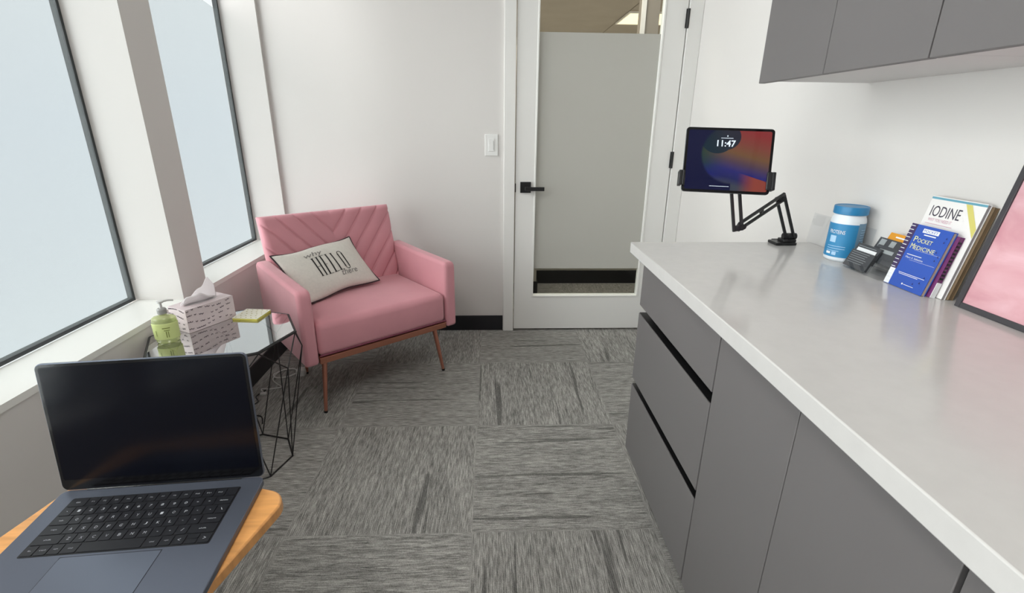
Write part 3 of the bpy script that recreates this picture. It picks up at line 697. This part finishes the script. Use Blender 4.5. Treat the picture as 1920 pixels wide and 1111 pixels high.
# ------------------------------------------------------------------ tablet and its stand
TM = Matrix.Rotation(-0.21, 3, 'Z') @ Matrix.Rotation(-0.289, 3, 'X') @ Matrix.Rotation(0.018, 3, 'Y')
TC = Vector((0.693, 1.471, 1.170))
tb_ = thing('tablet', 'black tablet showing 11:47 on its lock screen, held by the dark folding arm', 'tablet', TC, TM)
TW, TH = 0.2476, 0.190
TT = lambda v: Vector((v.x, v.z, v.y))     # local: x width, z up, y depth (front is -y)
MB().prism(rrect(TW, TH, 0.010), 0.0, 0.006, T=TT).build('body', mat('tablet_grey_aluminium', (90, 92, 96), 0.35, metal=0.6), tb_, bevel=0.001)
MB().prism(rrect(TW-0.002, TH-0.002, 0.009), -0.0004, 0.0, T=TT).build('bezel', M_lapdark, tb_)
def wallpaper():
    m = bpy.data.materials.new('lock_screen_image'); m.use_nodes = True; n = m.node_tree.nodes; L = m.node_tree.links; b = n['Principled BSDF']
    b.inputs['Base Color'].default_value = (0.005, 0.005, 0.008, 1); b.inputs['Roughness'].default_value = 0.08; b.inputs['Specular IOR Level'].default_value = 0.3
    t = n.new('ShaderNodeTexCoord'); s_ = n.new('ShaderNodeSeparateXYZ'); L.new(t.outputs['Object'], s_.inputs[0])
    def mth(op, a, b_=None):
        q = n.new('ShaderNodeMath'); q.operation = op
        for i, v in enumerate((a, b_)):
            if v is None: continue
            if isinstance(v, (int, float)): q.inputs[i].default_value = v
            else: L.new(v, q.inputs[i])
        return q.outputs[0]
    def mrr(v, a, b_):
        q = n.new('ShaderNodeMapRange'); q.interpolation_type = 'SMOOTHSTEP'; L.new(v, q.inputs[0]); q.inputs[1].default_value = a; q.inputs[2].default_value = b_; return q.outputs[0]
    u = mth('DIVIDE', mth('ADD', s_.outputs[0], 0.116), 0.232); v = mth('DIVIDE', mth('ADD', s_.outputs[2], 0.0815), 0.163)  # 0..1, v up
    diag = mth('ADD', mth('SUBTRACT', 1.0, v), mth('MULTIPLY', mth('SUBTRACT', 0.75, u), 0.35))
    r = n.new('ShaderNodeValToRGB'); L.new(diag, r.inputs[0]); el = r.color_ramp.elements
    el[0].position = 0.0; el[0].color = lin((146, 56, 54)); el[1].position = 1.0; el[1].color = lin((66, 72, 84))
    for p_, c_ in ((0.22, (136, 72, 60)), (0.42, (122, 88, 58)), (0.58, (88, 68, 84)), (0.74, (44, 44, 118)), (0.88, (36, 40, 96))): q = el.new(p_); q.color = lin(c_)
    left = mrr(u, 0.12, 0.55)
    def mix(f, a, b_):
        q = n.new('ShaderNodeMix'); q.data_type = 'RGBA'; L.new(f, q.inputs[0])
        for i, v_ in ((6, a), (7, b_)):
            if isinstance(v_, tuple): q.inputs[i].default_value = v_
            else: L.new(v_, q.inputs[i])
        return q.outputs[2]
    rl_ = n.new('ShaderNodeValToRGB'); L.new(mth('SUBTRACT', 1.0, v), rl_.inputs[0]); el = rl_.color_ramp.elements
    el[0].position = 0.0; el[0].color = lin((50, 58, 40)); el[1].position = 1.0; el[1].color = lin((16, 26, 52))
    for p_, c_ in ((0.35, (40, 68, 52)), (0.55, (36, 62, 60)), (0.75, (12, 20, 124))): q = el.new(p_); q.color = lin(c_)
    col = mix(left, rl_.outputs[0], r.outputs[0])
    # dark disc, upper middle
    dx = mth('SUBTRACT', u, 0.36); dy = mth('MULTIPLY', mth('SUBTRACT', v, 0.92), 0.72)
    dd = mth('SQRT', mth('ADD', mth('MULTIPLY', dx, dx), mth('MULTIPLY', dy, dy)))
    ang = mth('LESS_THAN', mth('ADD', dd, mth('MULTIPLY', mth('MAXIMUM', mth('SUBTRACT', u, 0.50), 0.0), -0.45)), 0.215)
    soft = mrr(dd, 0.30, 0.05)
    col = mix(mth('MULTIPLY', ang, 0.92), col, lin((16, 44, 58)))
    # outer edge of the wave on the left
    ex = mth('SUBTRACT', u, 0.56); ey = mth('MULTIPLY', mth('SUBTRACT', v, 0.62), 0.72)
    de = mth('SQRT', mth('ADD', mth('MULTIPLY', ex, ex), mth('MULTIPLY', ey, ey)))
    out_ = mrr(de, 0.36, 0.40); lo = mth('LESS_THAN', u, 0.56)
    col = mix(mth('MULTIPLY', out_, lo), col, lin((12, 16, 58)))
    # warm wedge bottom right
    wd = mth('MULTIPLY', mth('LESS_THAN', v, mth('SUBTRACT', 0.56, mth('MULTIPLY', u, 0.42))), mrr(u, 0.62, 0.86))
    col = mix(wd, col, lin((150, 70, 56)))
    L.new(col, b.inputs['Emission Color']); b.inputs['Emission Strength'].default_value = 0.75
    return m
MB().prism(rrect(TW-0.016, TH-0.016, 0.005), -0.0007, -0.0004, T=TT).build('screen', wallpaper(), tb_)
tt = MB(); TSc = lambda u, v: Vector((u, -0.0010, v))
put_text(tt, '11:47', -0.034, 0.040, 0.052, 0.019, TSc, bold=0.022); put_bar(tt, -0.024, 0.010, 0.064, 0.0655, TSc); put_bar(tt, -0.0075, -0.0045, 0.069, 0.073, TSc); put_bar(tt, -0.045, 0.010, -0.0765, -0.0752, TSc)
tt.build('clock_text', mat('clock_glow', (200, 210, 220), 0.5, emit=(190, 202, 214), estr=0.55), tb_)
# the stand
ts_ = thing('tablet_stand', 'dark folding metal arm clamped to the worktop, holding the tablet', 'tablet stand', (1.018, 1.628, ZT))
def L3(x, y, z): return Vector((x-1.018, y-1.628, z-ZT))
cl = MB(); cl.box(-0.050, 0.022, -0.026, 0.030, 0.0008, 0.010); cl.box(-0.022, 0.022, -0.020, 0.020, 0.010, 0.020)
cl.build('clamp_plate', M_black, ts_, bevel=0.002)
cl = MB(); cl.box(-0.030, 0.022, 0.0335, 0.044, -0.075, 0.010); cl.box(-0.030, 0.022, 0.0, 0.0335, -0.0475, -0.0395) ; cl.build('clamp_jaw', M_black, ts_, bevel=0.0015)
kn = MB(); kn.tube([(-0.016, 0, 0.028), (0.028, 0, 0.028)], 0.011, 16); kn.build('pivot_knob', M_black, ts_, smooth=True)
def slot_arm(A, B, wdir, nm, w=0.034, d=0.008, mid=False):
    ax_ = (B-A).normalized(); Ln = (B-A).length; wd_ = (wdir-ax_*wdir.dot(ax_)).normalized(); nn = ax_.cross(wd_)
    T = lambda v: A + ax_*v.x + wd_*v.y + nn*v.z
    mb = MB(); e_ = w/2
    mb.box(-e_*0.6, Ln+e_*0.6, -w/2, -w/2+0.009, -d/2, d/2, T=T); mb.box(-e_*0.6, Ln+e_*0.6, w/2-0.009, w/2, -d/2, d/2, T=T)
    mb.box(-e_*0.6, e_*0.5, -w/2+0.0105, w/2-0.009, -d/2, d/2, T=T); mb.box(Ln-e_*0.5, Ln+e_*0.6, -w/2+0.0105, w/2-0.009, -d/2, d/2, T=T)
    if mid: mb.box(Ln/2-0.006, Ln/2+0.006, -w/2+0.0105, w/2-0.009, -d/2, d/2, T=T)
    a = mb.build(nm, M_stand, ts_, bevel=0.0015)
    return a
J0 = L3(1.020, 1.620, 0.912); J1 = L3(0.952, 1.60, 1.043); J2 = L3(0.788, 1.515, 0.968)
J1b = L3(0.948, 1.587, 1.045); J2b = L3(0.772, 1.500, 0.964)
wdv = Vector((1, 0, 0))
slot_arm(J0, J1, wdv, 'lower_arm'); slot_arm(J1b, J2, Vector((0.5, 0, 1)), 'middle_arm', mid=True)
J3b = L3(0.742, 1.518, 1.130); slot_arm(J2b, J3b, wdv, 'upper_arm')
for j, dd_ in ((J1, Vector((0, 1, 0))), (J2, Vector((0, 1, 0)))):
    MB().tube([j-dd_*0.022, j+dd_*0.010], 0.008, 14).build('pivot_pin', M_black, ts_, smooth=True)
# cradle behind the tablet with two side grips, following the tablet's tilt
def TG(v): return TM @ Vector((v.x, v.y, v.z)) + TC - Vector((1.018, 1.628, ZT))
hd = MB(); hd.box(-0.128, 0.128, 0.0105, 0.018, -0.070, -0.030, T=TG); hd.box(-0.02, 0.06, 0.018, 0.030, -0.065, -0.02, T=TG); hd.build('cradle', M_stand, ts_, bevel=0.002)
for s in (-1, 1):
    g_ = MB(); xa, xb = (TW/2+0.0012, TW/2+0.011) if s > 0 else (-TW/2-0.011, -TW/2-0.0012)
    g_.box(xa, xb, -0.012, 0.018, -0.082 if s > 0 else -0.078, -0.030 if s > 0 else -0.034, T=TG)
    xi = TW/2-0.013
    g_.box(*((xi, xa) if s > 0 else (xb, -xi-0.006)), -0.012, -0.003, -0.082 if s > 0 else -0.078, -0.030 if s > 0 else -0.034, T=TG)
    g_.build('side_grip', M_stand, ts_, bevel=0.002)

# ------------------------------------------------------------------ things along the right wall
# supplement jar
jr = thing('supplement_jar', 'white jar with blue lid and blue label on the worktop', 'jar', (1.069, 1.424, ZT+0.0005), (0, 0, radians(0)))
RB = 0.0455
MB().lathe([(0, 0), (0.039, 0), (0.0445, 0.005), (RB, 0.012), (RB, 0.122), (0.0437, 0.130), (0.0410, 0.134), (0.0410, 0.140), (0, 0.140)], 56).build('jar_body', M_bottle, jr, smooth=True)
MB().lathe([(0, 0.1405), (0.0430, 0.1405), (0.0452, 0.142), (0.0452, 0.161), (0.044, 0.164), (0.041, 0.1645), (0.039, 0.163), (0, 0.163)], 56).build('jar_lid', M_bluelid, jr, smooth=True)
def arc(mb, a0, a1, z0, z1, r=RB+0.0006, mi=0, n=24):
    vs = []; fs = []
    for k in range(n+1):
        a = a0+(a1-a0)*k/n; vs += [(r*cos(a), r*sin(a), z0), (r*cos(a), r*sin(a), z1)]
    for k in range(n): fs.append((2*k, 2*k+2, 2*k+3, 2*k+1))
    mb.add(vs, fs, mi)
# camera looks at the jar from direction ~ -126 degrees
fa = radians(-126)
lb_ = MB(); arc(lb_, fa-radians(110), fa+radians(38), 0.014, 0.114); lb_.build('front_label', M_blue, jr, smooth=True, fixn=False)
lb_ = MB(); arc(lb_, fa+radians(38), fa+radians(110), 0.014, 0.118); lb_.build('side_label', M_greyblue, jr, smooth=True, fixn=False)
jt = MB()
def TJ(u, v):
    a = fa+u/RB; r = RB+0.0012; return Vector((r*cos(a), r*sin(a), v))
put_text(jt, 'PROTEINS', -0.046, 0.084, 0.044, 0.011, TJ)
put_bar(jt, -0.040, -0.022, 0.058, 0.078, TJ, n=4, mi=1)
for k, l in enumerate((0.050, 0.050, 0.036)): put_bar(jt, -0.044, -0.044+l, 0.046-k*0.007, 0.0475-k*0.007, TJ, n=6, mi=1)
put_bar(jt, -0.044, -0.030, 0.022, 0.029, TJ, n=4); put_bar(jt, -0.026, -0.014, 0.020, 0.030, TJ, n=4, mi=1)
for k in range(7): put_bar(jt, 0.040, 0.066, 0.098-k*0.0075, 0.0995-k*0.0075, TJ, n=5, mi=1)
jt.build('label_print', [M_white, M_lightblue], jr, fixn=False)
# clear sign holder leaning behind the jar
sg = thing('clear_panel', 'clear acrylic panel leaning on the wall behind the blue jar', 'acrylic panel', (1.113, 1.520, ZT+0.0005), (0, radians(6), 0))
MB().box(-0.002, 0.0005, -0.145, 0.145, 0, 0.103).build('sheet', M_acryl, sg)

# business card holder: three clear steps
hx, hy = 1.024, 1.256
hl = thing('card_holder', 'clear stepped business card holder beside the blue jar', 'card holder', (hx, hy, ZT+0.0005))
LEAN = 0.42
def step(y0, y1, xb, zb, h):
    mb = MB(); T = lambda v: Vector((xb+v.x+v.z*math.tan(LEAN), v.y, zb+v.z))
    mb.box(-0.0085, -0.0070, y0, y1, 0, h*0.45, T=T); mb.box(0.0045, 0.006, y0, y1, 0, h, T=T); mb.box(-0.0085, 0.006, y0, y1, -0.0015, 0.0, T=T)
    mb.box(-0.0070, 0.0045, y1-0.0015, y1, 0, h*0.45, T=T); mb.box(-0.0070, 0.0045, y0, y0+0.0015, 0, h*0.45, T=T)
    return mb
specs = [(0.004, 0.098, 0.006, 0.004, 0.036), (0.004, 0.098, 0.020, 0.022, 0.036), (-0.051, 0.043, 0.034, 0.030, 0.036), (-0.035, 0.059, 0.048, 0.047, 0.036), (-0.051, 0.043, 0.062, 0.060, 0.036)]
for sp_c in specs[:]:
    step(*sp_c).build('pocket', M_acryl, hl)
MB().box(-0.002, 0.076, -0.051, 0.098, 0.0, 0.0015).build('foot', M_acryl, hl)
rs = MB(); 
rs.box(0.030, 0.032, -0.048, 0.042, 0.0016, 0.027); rs.box(0.052, 0.054, -0.048, 0.042, 0.0016, 0.044); rs.box(0.064, 0.066, -0.048, 0.042, 0.0016, 0.057); rs.box(0.020, 0.022, 0.046, 0.096, 0.0016, 0.019)
rs.build('riser', M_acryl, hl)
def card(y0, xb, zb, m_, kind, label):
    t = thing('business_card', label, 'business card', (hx+xb, hy+y0+0.0445, ZT+zb+0.001), (0, LEAN, 0), 'business cards in the clear holder')
    MB().box(-0.004, 0.0025, -0.0440, 0.0440, 0, 0.050).build('card_stock', m_, t)
    T = lambda u, v: Vector((-0.0046, -u, v)); p = MB()
    if kind == 'label': put_bar(p, -0.036, 0.036, 0.020, 0.038, T, 0); put_bar(p, -0.036, 0.030, 0.042, 0.0435, T, 1)
    elif kind == 'text':
        for k in range(6): put_bar(p, -0.038, 0.028-0.004*(k % 3), 0.044-k*0.0062, 0.0452-k*0.0062, T, 1)
    elif kind == 'squares': put_bar(p, -0.036, -0.016, 0.024, 0.046, T, 1); put_bar(p, 0.0, 0.018, 0.026, 0.046, T, 1)
    elif kind == 'orange': put_bar(p, -0.020, 0.022, 0.038, 0.042, T, 0)
    elif kind == 'bar': put_bar(p, -0.03, 0.02, 0.030, 0.040, T, 1)
    p.build('card_print', [M_white, M_cardbar], t, fixn=False)
card(0.0065, 0.006, 0.005, M_card, 'text', 'charcoal business card with lines of small text, lowest in the clear holder')
card(0.0065, 0.020, 0.023, M_card, 'label', 'dark business card with a white label strip, second step of the clear holder')
card(-0.0485, 0.034, 0.031, M_card, 'bar', 'dark business card with one grey bar, half hidden beside the blue spiral book')
card(-0.0325, 0.048, 0.048, M_card, 'squares', 'dark business card with two grey squares just in front of the orange card')
card(-0.0485, 0.062, 0.064, M_orange, 'orange', 'orange business card standing highest in the clear holder')

# books, leaning back on the wall: local x = depth to the wall, y = width, z = height
def book(name, label, x, y0, y1, h, th, lean, mcover, mpages, cat='book'):
    t = thing(name, label, cat, (x, (y0+y1)/2, ZT+0.0012), (0, lean, 0), 'books leaning back on the wall'); w = (y1-y0)/2
    MB().box(0, 0.0012, -w, w, 0, h).build('front_cover', mcover, t)
    MB().box(0.0012, th-0.0012, -w+0.002, w-0.001, 0.001, h-0.002).build('pages', mpages, t)
    MB().box(th-0.0012, th, -w, w, 0, h).build('back_cover', mcover, t)
    return t, w
# spiral bound pocket book
t, w = book('spiral_book', 'blue spiral bound Pocket Medicine handbook, front of the leaning books', 1.033, 1.079, 1.198, 0.160, 0.011, 0.225, M_pocket, M_pages)
T = lambda u, v: Vector((-0.0006, -u, v))
MB().box(-0.0004, 0.0, w-0.018, w, 0.042, 0.160).build('spine_strip', M_spine, t); MB().box(-0.0004, 0.0, w-0.016, w, 0.001, 0.042).build('spine_strip', M_white, t)
cv = MB(); put_bar(cv, -0.020, 0.026, 0.143, 0.153, T, 0); put_bar(cv, -0.012, 0.022, 0.137, 0.1395, T, 0)
for z_, a_, b_ in ((0.037, -0.030, 0.048), (0.0335, -0.028, 0.030)): put_bar(cv, a_, b_, z_, z_+0.0012, T, 0)
put_bar(cv, -0.018, 0.056, 0.0980, 0.0984, T, 0); put_bar(cv, -0.018, 0.056, 0.0720, 0.0724, T, 0)
put_bar(cv, 0.000, 0.030, 0.0110, 0.0122, T, 0); put_bar(cv, -0.006, -0.002, 0.010, 0.014, T, 0)
put_text(cv, 'Marc S. Sabatine', -0.032, 0.0755, 0.052, 0.0045, T, 0); put_bar(cv, -0.032, 0.012, 0.084, 0.0855, T, 0)
cv.build('cover_print', M_white, t, fixn=False)
T2 = lambda u, v: Vector((-0.0009, -u, v))
cv = MB(); put_text(cv, 'POCKET', -0.017, 0.1452, 0.040, 0.0058, T2); cv.build('banner_text', M_pocket, t, fixn=False)
cv = MB()
for big, rest, v0 in (('P', 'OCKET', 0.118), ('M', 'EDICINE', 0.100)):
    put_text(cv, big, -0.033, v0, 0.010, 0.0135, T2); put_text(cv, rest, -0.0215, v0, 0.0085*len(rest), 0.0100, T2)
cv.build('title_text', M_ytext, t, fixn=False)
db = MB()
for (u, v) in ((0.048, 0.140), (0.046, 0.130), (0.040, 0.104), (0.046, 0.085), (0.044, 0.040), (0.038, 0.025), (0.022, 0.018), (0.050, 0.095)): db.add([T2(u, v), T2(u+0.004, v), T2(u+0.002, v+0.005)], [(0, 1, 2)])
db.build('cover_flecks', M_navy, t, fixn=False)
for k in range(16):
    z_ = 0.006+k*0.0098; s = MB()
    s.tube([(0.0055+0.0078*cos(a), w-0.006+0.0085*sin(a), z_+0.0012*sin(a/2)) for a in [2*pi*q/12 for q in range(12)]], 0.0010, 5, closed=True)
    s.build('spiral_ring', M_white, t, smooth=True)
# purple book
t, w = book('paperback_book', 'purple and dark patterned paperback between the spiral book and the white book', 1.0475, 1.070, 1.180, 0.150, 0.012, 0.205, M_purple, mat('purple_page_block', (130, 78, 120), 0.7), 'book')
cv = MB(); rnd = random.Random(2)
for k in range(11):
    z_ = 0.046+k*0.0088; cv.box(0.0018, 0.0018+0.005+0.003*rnd.random(), -w-0.0012, -w+0.0005, z_, z_+0.0045)
cv.build('edge_pattern', M_void, t); MB().box(0.0, 0.0121, -w-0.0016, -w+0.0005, 0.0, 0.038).build('spine_label', M_white, t)
# iodine book
t, w = book('tall_book', 'tall white book titled IODINE leaning behind the blue spiral book', 1.064, 1.056, 1.202, 0.228, 0.0105, 0.182, M_paper, M_pagesg)
MB().box(-0.0004, 0.0, -w, w, 0.221, 0.226).build('cover_band', M_teal, t)
cv = MB(); put_text(cv, 'IODINE', -0.060, 0.180, 0.082, 0.026, T); cv.build('title_text', M_itext, t, fixn=False)
cv = MB(); put_text(cv, 'WHY YOU NEED IT', -0.058, 0.168, 0.066, 0.0075, T); put_bar(cv, -0.062, 0.014, 0.161, 0.1622, T); cv.build('subtitle_text', M_pinktext, t, fixn=False)
rb = MB(); rb.add([T(0.022, 0.2205), T(0.038, 0.2205), T(0.0725, 0.170), T(0.0725, 0.148)], [(0, 1, 2, 3)]); rb.build('cover_ribbon', M_ribbon, t, fixn=False)
# brown book
t, w = book('thick_book', 'thick book with brown page edges, last of the leaning books against the wall', 1.0758, 1.050, 1.190, 0.222, 0.0118, 0.182, mat('brown_cover', (120, 100, 76), 0.6), M_brown)

# framed picture
fr = thing('picture_frame', 'charcoal framed pink abstract picture leaning on the wall at the right edge', 'picture frame', (1.061, 1.019, ZT+0.0005), (0, 0.163, 0))
FW, FH, FB = 0.46, 0.335, 0.0125
b = MB(); b.box(0, 0.012, -FB, 0, 0, FH); b.box(0, 0.012, -FW, -FW+FB, 0, FH); b.box(0, 0.012, -FW+FB, -FB, 0, FB); b.box(0, 0.012, -FW+FB, -FB, FH-FB, FH)
b.build('frame', M_frame, fr, bevel=0.001)
def art():
    m = bpy.data.materials.new('pink_watercolour'); m.use_nodes = True; n = m.node_tree.nodes; L = m.node_tree.links; b = n['Principled BSDF']; b.inputs['Roughness'].default_value = 0.35
    t = n.new('ShaderNodeTexCoord'); mp = n.new('ShaderNodeMapping'); L.new(t.outputs['Object'], mp.inputs[0]); mp.inputs['Rotation'].default_value = (0.6, 0, 0); mp.inputs['Scale'].default_value = (1, 3.0, 7.0)
    a = n.new('ShaderNodeTexNoise'); a.inputs['Scale'].default_value = 2.4; a.inputs['Detail'].default_value = 8; a.inputs['Distortion'].default_value = 0.6; L.new(mp.outputs[0], a.inputs['Vector'])
    r = n.new('ShaderNodeValToRGB'); L.new(a.outputs['Fac'], r.inputs[0]); el = r.color_ramp.elements
    el[0].position = 0.32; el[0].color = lin((200, 142, 152)); el[1].position = 0.68; el[1].color = lin((226, 182, 190)); q = el.new(0.5); q.color = lin((214, 163, 171))
    L.new(r.outputs[0], b.inputs['Base Color']); return m
MB().box(0.004, 0.006, -FW+FB, -FB, FB, FH-FB).build('artwork', art(), fr)
MB().box(0.0061, 0.0105, -FW+FB, -FB, FB, FH-FB).build('backing_board', M_frame, fr)
